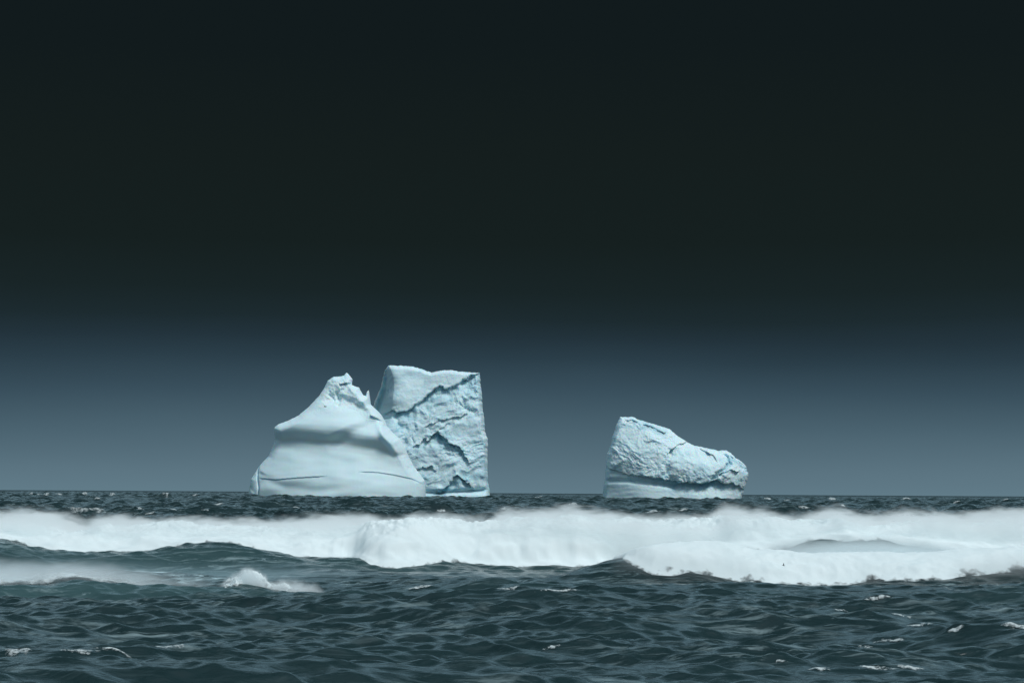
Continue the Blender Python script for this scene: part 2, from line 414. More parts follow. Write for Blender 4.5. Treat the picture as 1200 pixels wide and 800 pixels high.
def right_breaker(mf):
    d = W2D
    o0 = np.array([17.0, d, 0.0])
    o = breaker('white breaking wave on the right in front of the longest one, its foot ragged', o0)
    edge = world_curve(W2_EDGE, d, lambda p: Z(p[:, 0], p[:, 1], d))
    top = world_curve(W2_TOP, d + 3, lambda p: Z(p[:, 0], p[:, 1] + 2, d + 3))
    x0 = X(712, d)
    def hfun(x, s):
        # the foot of the roller: where the traced lower edge meets the face
        ze = np.interp(x, edge[:, 0], edge[:, 1]); zc = np.clip(smooth_interp(x, _w2x, 1.6), 0.1, None)
        q = np.clip(ze / zc, 0.06, 0.98)
        e = -2.6 * np.sqrt(-np.log(q)) * 0.95
        t = s - e
        tc_ = t - 0.45 * fbm(x * 0.8, s * 0.3 + 9.2, 61, 4)
        zt = 0.15 + smooth_interp(x, top, 0.4) - zc
        tt = t + 0.35 * fbm(x * 0.9, s * 0.9, 66, 3)
        grow = 0.15 + 0.85 * sstep(-0.5, 4.5, x - x0)
        h = grow * (0.38 * sstep(0, 1.4, tt) + np.clip(zt, 0.05, 3) * sstep(0.5, 3.0, tt)) * (1 - sstep(1.3, 5.5, s + 1.2 * perlin(x * 0.4, s * 0.4, 12)))
        h = h + lumps(x, s, 150, 1.3) * 0.5 * sstep(0, 1.2, t)
        h = np.where(t < 0, np.maximum(t * 0.25, -0.12) + 0.03, h + 0.03)
        start = sstep(-0.3, 0.9, x - x0 + 0.4 * perlin(s * 0.9, x * 0.5, 31))
        cover = sstep(-0.75, 0.85, tc_ + 0.6 * fbm(x * 2.2, s * 2.2, 68, 4)) * start * (1 - sstep(3.5, 6, s))
        cover = cover * (1 - 0.45 * sstep(0.08, 0.42, fbm(x * 0.9, s * 1.1, 64, 4)) * (1 - sstep(0.25, 0.9, t)))
        return h - 1.2 * (1 - start) - 0.8 * sstep(5.0, 6.5, s) - 0.4 * (1 - sstep(-1.1, -0.8, t)), cover * 1.15
    foam_sheet('foam_roller', (x0 - 1, 34), (-4.8, 7.5), (0.05, 0.06), w2y, hfun, mf, o, o0)
    xs = world_curve([(690, 660), (712, 648), (730, 638), (780, 634), (850, 638), (890, 650), (950, 657), (1000, 653), (1050, 657), (1100, 652), (1140, 642), (1200, 638), (1350, 638)], d + 1,
                     lambda p: Z(p[:, 0], p[:, 1], d + 1))
    ms = spray_material('roller_spray', [(x - o0[0], z) for x, z in xs], 0.8, 1.2, (-1.2, 2.0), (float(x0) - o0[0], 17.0, 3.0), (0.9, 0.9, 1.4), 0.9, (0.30, 0.62), 0.2)
    box_mesh('spray', (x0 - 0.5, d - 1.2, -0.2), (34, d + 5.5, 2.8), ms, o, o0)
    return o

def left_crest(mf):
    d = W3D
    o0 = np.array([-18.0, d, 0.0])
    o = breaker('low green wave crest at the left edge, thin foam just starting to spill', o0)
    def hfun(x, s):
        px = 600 + x * F / d
        e = 0.10 + 0.35 * fbm(x * 1.1, x * 0 + 4.2, 81, 4) + 0.9 * sstep(110, 250, px)
        t = s - e
        th = 0.12 * (1 - sstep(60, 260, px)) + 0.02
        h = th * sstep(0, 0.8, t) * (1 - sstep(1.0, 4.0, s + 1.6 * perlin(x * 0.5, s * 0.6, 14))) + lumps(x, s, 250, 1.4) * 0.4 * sstep(0, 0.5, t)
        h = np.where(t < 0, np.maximum(t * 0.3, -0.1) + 0.02, h + 0.02)
        cover = sstep(-0.4, 0.9, t + 0.4 * fbm(x * 2.2, s * 1.2, 88, 3)) * (0.62 - 0.42 * sstep(60, 250, px)) * (1 - sstep(2.2, 4.4, s))
        return h - 0.6 * sstep(3.6, 5, s), cover * (0.85 + 0.4 * fbm(x * 0.7, s * 0.4, 89, 3))
    foam_sheet('foam_roller', (-27, X(275, d)), (-1.2, 5), (0.045, 0.06), w3y, hfun, mf, o, o0)
    xs = world_curve([(-150, 652), (0, 652), (50, 654), (100, 656), (160, 665), (220, 673), (260, 680), (290, 690)], d + 3, lambda p: Z(p[:, 0], p[:, 1], d + 3))
    ms = spray_material('crest_spray', [(x - o0[0], z) for x, z in xs], 1.0, 1.7, (0.0, 0.8), (-9.0, float(X(285, d)) - o0[0], 2.0), (0.9, 1.1, 2.2), 1.3, (0.35, 0.62), 0.15, (0.93, 0.985, 1.0))
    box_mesh('spray', (-27, d + 0.3, -0.1), (X(285, d), d + 8, 2.2), ms, o, o0)
    return o

def small_splash(mf):
    d = W3D
    xa, xb = X(255, d), X(385, d)
    o0 = np.array([(xa + xb) / 2, d, 0.0])
    o = breaker('small isolated white splash breaking on a dark crest, left of centre before the long surf', o0)
    prof = world_curve([(250, 694), (258, 684), (268, 677), (280, 672), (290, 665), (297, 668), (308, 674), (320, 683), (330, 681), (345, 682), (358, 683), (370, 687), (385, 694)], d,
                       lambda p: Z(p[:, 0], p[:, 1] + 3, d))
    def hfun(x, s):
        zt = np.interp(x, prof[:, 0], prof[:, 1]) - smooth_interp(x, _w3x, 0.5)
        e = 0.05 + 0.30 * fbm(x * 2.0, x * 0 + 3, 91, 4) - 0.9 * np.exp(-((x - X(272, d)) / 0.45) ** 2)
        t = s - e
        n = 1.6 * fbm(x * 3.4, s * 3.4, 93, 5)
        h = np.clip(zt, -0.2, 2) * sstep(-0.05, 0.9, t + 0.3 * n) * (1 - sstep(0.9, 2.6, s)) + (lumps(x, s, 350, 2.6) * 0.6 + 0.14 * n) * sstep(0, 0.3, t)
        h = np.where(t < 0, np.maximum(t * 0.4, -0.1) + 0.02, h + 0.02)
        ends = sstep(xa, xa + 0.5, x) * (1 - sstep(xb - 1.3, xb - 0.1, x))
        cover = sstep(-0.35, 0.5, t + 0.3 * n) * ends * (1 - sstep(1.0, 2.4, s)) * (0.56 + 0.2 * sstep(0.1, 0.5, zt) + 0.4 * n)
        return h - 0.5 * sstep(1.8, 2.8, s) - 0.4 * (1 - ends), cover * 1.1
    foam_sheet('foam_roller', (xa, xb), (-1.4, 2.8), (0.025, 0.035), w3y, hfun, mf, o, o0)
    xs = [(x - o0[0], z + 0.20) for x, z in prof]
    ms = spray_material('splash_spray', xs, 0.5, 5.0, (-0.1, 0.4), (float(xa) - o0[0], float(xb) - o0[0], 0.5), (2.6, 2.6, 3.4), 1.0, (0.3, 0.6), 0.4, (0.95, 0.99, 1.0))
    box_mesh('spray', (xa, d - 0.3, -0.1), (xb, d + 2.2, 1.7), ms, o, o0)
    return o

def sea_step(cy): return max(0.11, 0.12 + max(0, cy - 138) * 0.0019)
def depth_for(cx, cy, h):
    """how far along the water a patch must reach to look h rows tall, given the slope it lies on"""
    q = max(0.2, cy * 0.003); ys = np.array([cy - q, cy + q]); xs = np.array([cx, cx])
    x, y, z = sea(xs, ys, np.full(2, max(0.05, cy * R(30) / 1000)), np.full(2, sea_step(cy)))
    r = (H - z) * F / y
    return float(np.clip(h / (abs(r[0] - r[1]) / (2 * q) + 1e-6), 0.10 + 0.001 * cy, 0.8 + 0.006 * cy))
def whitecap(cx, cy, w, dep, seed, mf, label, group, lift):
    """a thin broken crest of foam riding on a wavelet, torn into lace at its rim"""
    o0 = np.array([cx, cy, 0.0])
    tilt = rng.uniform(-0.3, 0.3)
    xs = np.linspace(cx - w * 0.8, cx + w * 0.8, 64); ss = np.linspace(-dep * 0.8, dep * 0.8, 28)
    S, Xg = np.meshgrid(ss, xs, indexing='ij')
    Y = cy + tilt * (Xg - cx) + 0.35 * dep * perlin((Xg - cx) / w * 2.5, Xg * 0 + seed, 411) + S
    u = (Xg - cx) / (w / 2); v = S / (dep / 2)
    n = fbm(u * 1.6 + seed * 3.1, v * 0.9 + seed, 400 + seed, 4)
    m = 1.0 - np.abs(u) ** 2.2 - v * v * (1 + 0.8 * (v > 0)) + 1.1 * n
    x, y, z = sea(Xg, Y, np.full_like(Xg, max(0.05, cy * R(30) / 1000)), np.full_like(Xg, sea_step(cy)))
    h = lift * (np.clip(m, 0, 1) + 0.5 * fbm(u * 5, v * 4 + seed, 430 + seed, 3) * (m > 0)) + 0.012 + 0.00012 * cy
    f = grid_faces(*Xg.shape, flip=True); f = f[(m > -0.35).ravel()[f].all(1)]
    used = np.unique(f); remap = np.full(Xg.size, -1); remap[used] = np.arange(len(used))
    V = np.stack([x, y, z + h], -1).reshape(-1, 3)[used] - o0
    o = link_mesh('whitecap', V, remap[f], mf, attrs={'cover': np.clip(0.18 + 0.62 * m, 0, 1.0).ravel()[used]})
    o.location = o0
    return tag(o, label, 'whitecap', group)
def crest_near(px, py, lo, hi):
    """rest position, between the distances lo and hi, of a spot of open water that no nearer crest hides, seen near row py"""
    ys = np.arange(lo, hi, max(0.12, lo * 0.002)); xs = X(px, ys)
    best = None
    x, y, z = sea(xs, ys, np.maximum(0.05, ys * R(30) / 1000), np.array([sea_step(v) for v in ys]))
    row = hy(px) + (H - z) * F / y
    seen = row <= np.minimum.accumulate(row) + 1e-9
    k = np.where(seen)[0]
    k = k[np.argmin(np.abs(row[k] - py) - 0.6 * z[k])]
    return xs[k], ys[k], z[k]

# ------------------------------------------------------------------ icebergs
def poly_inside(px, py, P):
    ins = np.zeros(px.shape, bool); n = len(P); j = n - 1
    for i in range(n):
        xi, yi = P[i]; xj, yj = P[j]
        c = ((yi > py) != (yj > py)) & (px < (xj - xi) * (py - yi) / (yj - yi + 1e-12) + xi)
        ins ^= c; j = i
    return ins
def seg_dist(px, py, P, closed=False):
    """distance to a polyline, nearest point, and side (+ right of travel / below in px space)"""
    best = np.full(px.shape, 1e9); nx = np.zeros(px.shape); ny = np.zeros(px.shape); side = np.zeros(px.shape); tt = np.zeros(px.shape)
    n = len(P); m = n if closed else n - 1
    for i in range(m):
        ax, ay = P[i]; bx, by = P[(i + 1) % n]
        dx, dy = bx - ax, by - ay; L2 = dx * dx + dy * dy + 1e-12
        t = np.clip(((px - ax) * dx + (py - ay) * dy) / L2, 0, 1)
        qx = ax + t * dx; qy = ay + t * dy
        d = np.hypot(px - qx, py - qy); u = d < best
        best = np.where(u, d, best); nx = np.where(u, qx, nx); ny = np.where(u, qy, ny)
        side = np.where(u, dx * (py - ay) - dy * (px - ax), side); tt = np.where(u, (i + t) / m, tt)
    return best, nx, ny, np.sign(side), tt
def rbf(pts, x, y):
    P = np.array(pts, float); n = len(P)
    def ph(r2): return 0.5 * r2 * np.log(r2 + 1e-9)
    s = 100.0
    A = P[:, :2] / s
    K = ph(((A[:, None] - A[None]) ** 2).sum(-1)) + np.eye(n) * 1e-3
    T = np.concatenate([np.ones((n, 1)), A], 1)
    M = np.zeros((n + 3, n + 3)); M[:n, :n] = K; M[:n, n:] = T; M[n:, :n] = T.T
    w = np.linalg.solve(M, np.concatenate([P[:, 2], np.zeros(3)]))
    out = np.zeros(x.shape)
    X_, Y_ = x / s, y / s
    for i in range(n): out += w[i] * ph((X_ - A[i, 0]) ** 2 + (Y_ - A[i, 1]) ** 2)
    return out + w[n] + w[n + 1] * X_ + w[n + 2] * Y_

def build_iceberg(outline, relief, d, mat, thick, step=0.5, jag=0.5, seed=0, round_r=7.0):
    """solid berg: the outline gives its silhouette, relief(px, py, edge distance) how far each spot of the near face stands forward;
    the far face is its own lumpy surface. Units are photograph pixels, scaled to metres at distance d."""
    P = []
    n = len(outline)
    for i in range(n):                              # subdivide and roughen the silhouette
        a = np.array(outline[i], float); b = np.array(outline[(i + 1) % n], float)
        k = max(1, int(np.hypot(*(b - a)) / 1.2))
        for t in range(k):
            q = a + (b - a) * t / k
            if q[1] < 586:
                q = q + jag * np.array([fbm(q[0] * 0.25, q[1] * 0.25, 900 + seed, 3), fbm(q[0] * 0.25, q[1] * 0.25, 940 + seed, 3)]).ravel()
            P.append((q[0], q[1]))
    PA = np.array(P)
    x0, y0 = PA.min(0) - 1; x1, y1 = PA.max(0) + 1
    xs = np.arange(x0, x1, step); ys = np.arange(y0, y1, step)
    Yg, Xg = np.meshgrid(ys, xs, indexing='ij')
    cx = (Xg[:-1, :-1] + step / 2); cy = (Yg[:-1, :-1] + step / 2)
    ins = poly_inside(cx, cy, P)
    f = grid_faces(len(ys), len(xs)).reshape(len(ys) - 1, len(xs) - 1, 4)[ins]
    used = np.unique(f); remap = np.full(Xg.size, -1); remap[used] = np.arange(len(used))
    f = remap[f]
    vx = Xg.ravel()[used].copy(); vy = Yg.ravel()[used].copy()
    cnt = np.bincount(f.ravel(), minlength=len(used)); rim = cnt < 4
    wet = [(p[0], p[1]) for p in P]
    bd, nx, ny, _, _ = seg_dist(vx, vy, P, True)
    vx[rim] = nx[rim]; vy[rim] = ny[rim]; bd[rim] = 0
    bd = np.where(vy > 590, np.maximum(bd, 0), bd)
    # distance to the dry part of the silhouette only (the wet bottom is cut off under the sea)
    dry = [p for p in P if p[1] < 596]
    i0 = max(range(len(P)), key=lambda i: (P[i][1] >= 596) and (P[(i + 1) % len(P)][1] < 596))
    order = [P[(i0 + 1 + k) % len(P)] for k in range(len(P))]
    order = [p for p in order if p[1] < 596]
    ed = seg_dist(vx, vy, order)[0]
    e = np.clip(ed / round_r, 0, 1); prof = np.sqrt(np.clip(1 - (1 - e) ** 2, 0, 1))
    front, blue = relief(vx, vy, ed)
    front = front * prof
    e2 = np.clip(ed / 24.0, 0, 1)
    back = thick * np.sqrt(np.clip(1 - (1 - e2) ** 2, 0, 1)) * (0.8 + 0.5 * fbm(vx * 0.03, vy * 0.03, 700 + seed, 5))
    rim2 = rim
    front = np.where(rim2, 0, front); back = np.where(rim2, 0, back)
    k = d / F
    def w(dep): return np.stack([(vx - 600) * k, d - dep * k, Z(vx, vy, d)], -1)
    Vf = w(front); Vb = w(-back)
    nb = np.full(len(used), -1); idx = np.where(~rim)[0]
    nb[idx] = len(used) + np.arange(len(idx)); nb[rim] = np.where(rim)[0]
    V = np.concatenate([Vf, Vb[idx]])
    fb = nb[f]
    faces = np.concatenate([f, fb[:, ::-1]])
    blue_all = np.concatenate([blue, np.zeros(len(idx))])
    return V, faces, blue_all

def soft_ledge(px, py, line, hgt, wid, w0=2.5, w1=6.0):
    """a rounded lip: the face turns under gently below the line and comes forward again"""
    dd, _, _, s, t = seg_dist(px, py, line)
    sd = dd * s
    ends = sstep(0, 0.22, t) * (1 - sstep(0.78, 1.0, t))
    return -hgt * sstep(-w0, w1, sd) * np.exp(-(np.clip(sd - w1, 0, 99) / wid) ** 2) * ends
def groove(px, py, line, width, depth, fade=True):
    dd, _, _, _, t = seg_dist(px, py, line)
    g = np.exp(-(dd / width) ** 2)
    if fade: g = g * sstep(0, 0.12, t) * (1 - sstep(0.88, 1.0, t))
    return -depth * g
def ledge(px, py, line, hgt, wid_below, wid_above):
    """an overhanging lip: the ice just above the line stands forward and the face is cut back just below it"""
    dd, _, _, s, t = seg_dist(px, py, line)
    ends = sstep(0, 0.10, t) * (1 - sstep(0.90, 1.0, t))
    below = s > 0
    v = np.where(below, -hgt * np.exp(-(dd / wid_below)) * 1.0, hgt * 0.6 * np.exp(-(dd / wid_above) ** 2))
    return v * ends

# --- the smooth white berg on the left
OUT_L = [(294, 600), (293, 581), (294.5, 568), (296, 561), (305, 546), (316, 534), (320, 524), (323.5, 515), (322.3, 508), (322, 501), (327, 497),
         (338, 493), (350, 487), (362, 477), (374, 464), (380, 455), (384, 446), (391, 441.5), (400, 441), (403, 440), (406, 436.3), (409, 439), (413, 444),
         (412.5, 451), (417, 453), (421, 454), (423, 458), (426, 463), (429, 464), (430.3, 459), (432.4, 457), (434, 466), (435, 474), (438, 477), (443, 481), (448, 487), (452, 494),
         (454, 499), (461, 507), (470, 515), (476, 525), (480, 535), (486, 546), (493, 555), (499, 563), (500, 572), (500, 584), (500, 600)]
def smooth_prof(t, pts):
    """smooth piecewise profile"""
    s = 0
    for k, w in ((-2.5, 0.1), (-1.2, 0.2), (0, 0.4), (1.2, 0.2), (2.5, 0.1)): s = s + w * curve(pts, t + k)
    return s
def relief_left(x, y, ed):
    g = np.interp(x, [300, 322, 345, 400, 440, 470, 500], [514, 514, 513, 517, 523, 528, 534])     # row of the wave-cut groove
    t = y - g
    across = 0
    for k_, w_ in ((-14, .08), (-9, .12), (-4.5, .18), (0, .24), (4.5, .18), (9, .12), (14, .08)): across = across + w_ * np.interp(x + k_, [293, 305, 325, 355, 390, 425, 460, 485, 500], [0, 9, 22, 34, 42, 44, 36, 24, 10])
    vert = smooth_prof(t, [(-85, -44), (-60, -36), (-45, -28), (-30, -17), (-22, -10), (-16, -6.5), (-11, -5.5), (-6, -7.0), (-2, -10), (2, -12.4), (6, -13), (12, -11.5), (20, -7.5), (30, -2), (42, 5), (50, 8), (60, 10), (85, 11)])
    k = 0.45 + 0.55 * (1 - sstep(425, 490, x))
    p = across + np.where(vert > -17, vert * k, vert) + 6
    # the facet that leans over left of the right shoulder
    p += soft_ledge(x, y, [(380, 517), (398, 508), (414, 500), (430, 493), (446, 487), (458, 480)], 4.8, 10.0, 3.0, 8.0)
    p += 4.0 * np.exp(-(seg_dist(x, y, [(412, 452), (430, 474), (447, 492), (452, 512), (466, 530)])[0] / 4.0) ** 2)
    # hollow under the crown
    p += soft_ledge(x, y, [(384, 455), (396, 460), (406, 464), (418, 469), (430, 477), (442, 484)], 5.5, 11.0, 2.5, 6.0)
    p += groove(x, y, [(404, 455), (396, 462), (399, 471), (397, 478)], 2.0, 3.0)
    p += groove(x, y, [(386, 462), (391, 467), (394, 472)], 1.5, 2.5)
    p += ledge(x, y, [(398, 451), (406, 449), (412, 449)], 3.0, 4.0, 2.0)
    p += ledge(x, y, [(435, 487), (444, 491), (452, 496)], 2.0, 6.0, 2.0)
    # dark joint in the lower left corner and the old waterlines
    p += groove(x, y, [(307, 541), (304.5, 552), (305.5, 562), (307.5, 572), (306.5, 586), (306.5, 599)], 0.9, 3.0, False)
    for ln in ([(306, 560), (328, 562), (352, 560), (388, 558)], [(425, 553), (445, 553.5), (465, 556.5), (485, 561), (498, 567)]):
        p += ledge(x, y, ln, 0.9, 1.2, 2.5)
    p += groove(x, y, [(298, 568), (318, 563), (340, 571), (375, 575), (410, 574)], 5.0, 1.6)
    p += groove(x, y, [(296, 575), (304, 566), (310, 552)], 6.0, 2.0)
    rough = 1 - sstep(458, 492, y - 0.35 * np.clip(x - 410, 0, 60))
    p += rough * (2.0 * ridged(x * 0.09, y * 0.09, 21, 3) + 0.6 * fbm(x * 0.3, y * 0.3, 23, 3))
    right = sstep(-22, -6, x - np.interp(y, [480, 515, 560, 585], [445, 472, 497, 502])) * (1 - sstep(545, 566, y))
    p += right * (1.3 * ridged(x * 0.14, y * 0.10, 25, 3))
    p += 1.6 * fbm(x * 0.022, y * 0.05, 27, 2)
    blue = 0.75 * np.exp(-(seg_dist(x, y, [(307, 541), (304.5, 552), (305.5, 562), (307.5, 572), (306.5, 586)])[0] / 0.8) ** 2)
    blue += 0.30 * np.exp(-(seg_dist(x, y, [(306, 560), (328, 562), (352, 560), (388, 558)])[0] / 0.8) ** 2)
    blue += 0.30 * np.exp(-(seg_dist(x, y, [(425, 553), (445, 553.5), (465, 556.5), (485, 561), (498, 567)])[0] / 0.8) ** 2)
    return p, blue
def parts_left(x, y):
    crown = y < np.interp(x, [380, 396, 420, 432, 445], [463, 474, 474, 480, 482])
    g = np.interp(x, [300, 322, 345, 400, 440, 470, 500], [514, 514, 513, 517, 523, 528, 534])
    return np.where(crown, 0, np.where(y < g + 2, 1, 2))

# --- the tall block behind it
OUT_B = [(432, 600), (436, 500), (437, 478), (441, 466), (447, 452), (449, 442), (451, 434), (455, 428.3), (470, 428.5), (484, 429.5), (495, 433), (506, 436.5), (515, 434.3),
         (528, 433.5), (540, 435.5), (552, 436.3), (562.5, 437), (563, 448), (565, 460), (566, 478), (568, 490), (569, 505), (572.5, 516), (572, 535), (572.3, 555),
         (573, 566), (575, 572), (575.5, 580), (575, 588), (575, 600)]
RIDGE_B = [(444, 484), (455, 483), (463, 480), (466, 484), (476, 482), (486, 477), (494, 470), (501, 466), (508, 458), (516, 454), (526, 456), (533, 453), (543, 447), (552, 440), (560, 438)]
def warp(x, y, a, f, seed):
    return x + a * fbm(x * f, y * f, seed, 3), y + a * fbm(x * f, y * f, seed + 1, 3)
def broken_ledge(x, y, line, hgt, wid, up, seed, wob=5.0):
    """a ledge whose line wanders and whose undercut varies along it"""
    wx, wy = warp(x, y, wob, 0.11, seed)
    v = ledge(wx, wy, line, hgt, wid, up)
    return v * np.clip(0.8 + 1.1 * fbm(x * 0.09, y * 0.09, seed + 5, 2), 0.1, 1.6)
def relief_block(x, y, ed):
    wx, wy = warp(x, y, 4.0, 0.12, 160)
    dd, _, _, s, t = seg_dist(wx, wy, RIDGE_B)
    sd = dd * s                                                   # + below the ridge
    pts = [(455, 595, 36), (500, 595, 46), (550, 595, 46), (574, 595, 36), (455, 540, 32), (500, 545, 41), (545, 545, 43), (571, 545, 34), (455, 505, 26), (490, 505, 33),
           (530, 500, 36), (566, 500, 29), (470, 490, 22), (510, 475, 26), (545, 468, 28), (563, 468, 24), (462, 470, 20), (490, 462, 19), (515, 446, 18), (545, 440, 21), (480, 440, 10),
           (462, 440, 12), (440, 470, -6), (448, 450, -4), (440, 500, 0), (460, 432, 8), (500, 440, 12)]
    p = rbf(pts, x, y) + 4
    xl = np.interp(y, [428, 440, 455, 482], [456, 461, 463, 461])
    p = p - 1.3 * np.clip(xl - x, 0, 30) * (y < 492)
    below = sstep(-0.5, 1.2, sd)
    dpt = 10.0 * np.clip(0.8 + 1.0 * fbm(x * 0.07, y * 0.07, 150, 2), 0.25, 1.5)
    p = p - below * dpt * np.exp(-(np.clip(sd, 0, 99) / 11.0) ** 1.4) * sstep(0, 0.1, t)
    p = p + (1 - below) * 1.2 * np.exp(-(sd / 4.0) ** 2)
    # blasted face: broad conchoidal scallops, roughness only in patches; the snowy shelf above is smoother
    qx, qy = warp(x, y, 14.0, 0.03, 170)
    patch = sstep(-0.05, 0.30, fbm(x * 0.035, y * 0.035, 180, 3)) * below
    p += below * (3.0 * ridged(qx * 0.022 + 0.012 * qy, qy * 0.030, 121, 2, 0.4) + 1.5 * fbm(qx * 0.09 + 0.04 * qy, qy * 0.08, 126, 4))
    p += (0.2 * below + 0.8 * patch) * (1.7 * ridged(qx * 0.07 + 0.03 * qy, qy * 0.08, 124, 4) + 0.7 * fbm(x * 0.35, y * 0.35, 127, 3))
    p += (1 - below) * (1.2 * fbm(x * 0.05, y * 0.07, 128, 3) + 0.15 * fbm(x * 0.25, y * 0.25, 129, 3))
    corner = sstep(538, 556, x) * (1 - sstep(458, 485, y)) * sstep(-6, 2, sd)
    p += corner * (2.8 * ridged(x * 0.10, y * 0.12, 131, 4) - 3.0)
    p += broken_ledge(x, y, [(484, 527), (497, 518), (508, 513), (516, 506), (521, 515), (531, 521), (541, 527), (548, 537), (552, 548)], 5.5, 11.0, 5.0, 300)
    inner = np.exp(-((x - 532) / 12.0) ** 2 - ((y - 528) / 9.0) ** 2)
    p += inner * (2.6 * ridged(x * 0.13, y * 0.16, 133, 3) - 2.0)
    p += broken_ledge(x, y, [(512, 580), (526, 568), (538, 558), (548, 563), (560, 574)], 4.5, 8.0, 4.0, 310)
    p += broken_ledge(x, y, [(500, 502), (516, 494), (532, 491), (548, 485)], 3.0, 7.0, 4.0, 320)
    p += broken_ledge(x, y, [(488, 556), (497, 549), (508, 547), (516, 550)], 2.6, 7.0, 4.0, 330)
    p += groove(wx, wy, [(463, 484), (468, 496), (478, 505), (474, 515), (480, 530)], 3.0, 3.5)
    p += groove(wx, wy, [(538, 474), (548, 481), (560, 484)], 2.0, 2.5)
    p += groove(wx, wy, [(541, 465), (546, 474), (544, 482)], 1.6, 2.2)
    p += groove(wx, wy, [(492, 500), (486, 512), (489, 522)], 1.6, 2.0)
    p += groove(x, y, [(480, 577), (520, 577), (550, 575.5), (577, 573)], 2.2, 6.0, False)
    p += 2.5 * sstep(575, 580, y)
    blue = 0.6 * below * np.exp(-np.clip(sd, 0, 99) / 7.0) * sstep(0, 0.08, t) * np.clip(0.55 + 0.9 * fbm(x * 0.12, y * 0.12, 140, 3), 0, 1)  # shade under the ridge and ledges painted in as deeper blue
    blue += 0.16 * below * np.clip(0.6 + 1.2 * fbm(x * 0.06, y * 0.08, 145, 4), 0, 1.5)
    blue += 0.35 * np.exp(-((y - 574) / 2.0) ** 2) * sstep(480, 530, x)
    blue += 0.35 * corner * np.clip(0.6 + fbm(x * 0.15, y * 0.15, 141, 3), 0, 1)
    blue += 0.6 * np.exp(-(seg_dist(wx, wy, [(514, 514), (521, 522), (534, 527), (545, 536)])[0] / 6.0) ** 2) * np.clip(0.5 + fbm(x * 0.2, y * 0.2, 143, 3), 0, 1)
    blue += 0.3 * np.exp(-(seg_dist(wx, wy, [(516, 582), (528, 571), (540, 562), (556, 574)])[0] / 3.0) ** 2)
    return p, np.clip(blue, 0, 1)
def parts_block(x, y):
    wx, wy = warp(x, y, 4.0, 0.12, 160)
    dd, _, _, s, t = seg_dist(wx, wy, RIDGE_B)
    return np.where(s * dd < 0, 0, np.where(y < 576.5 - 0.04 * (x - 480), 1, 2))

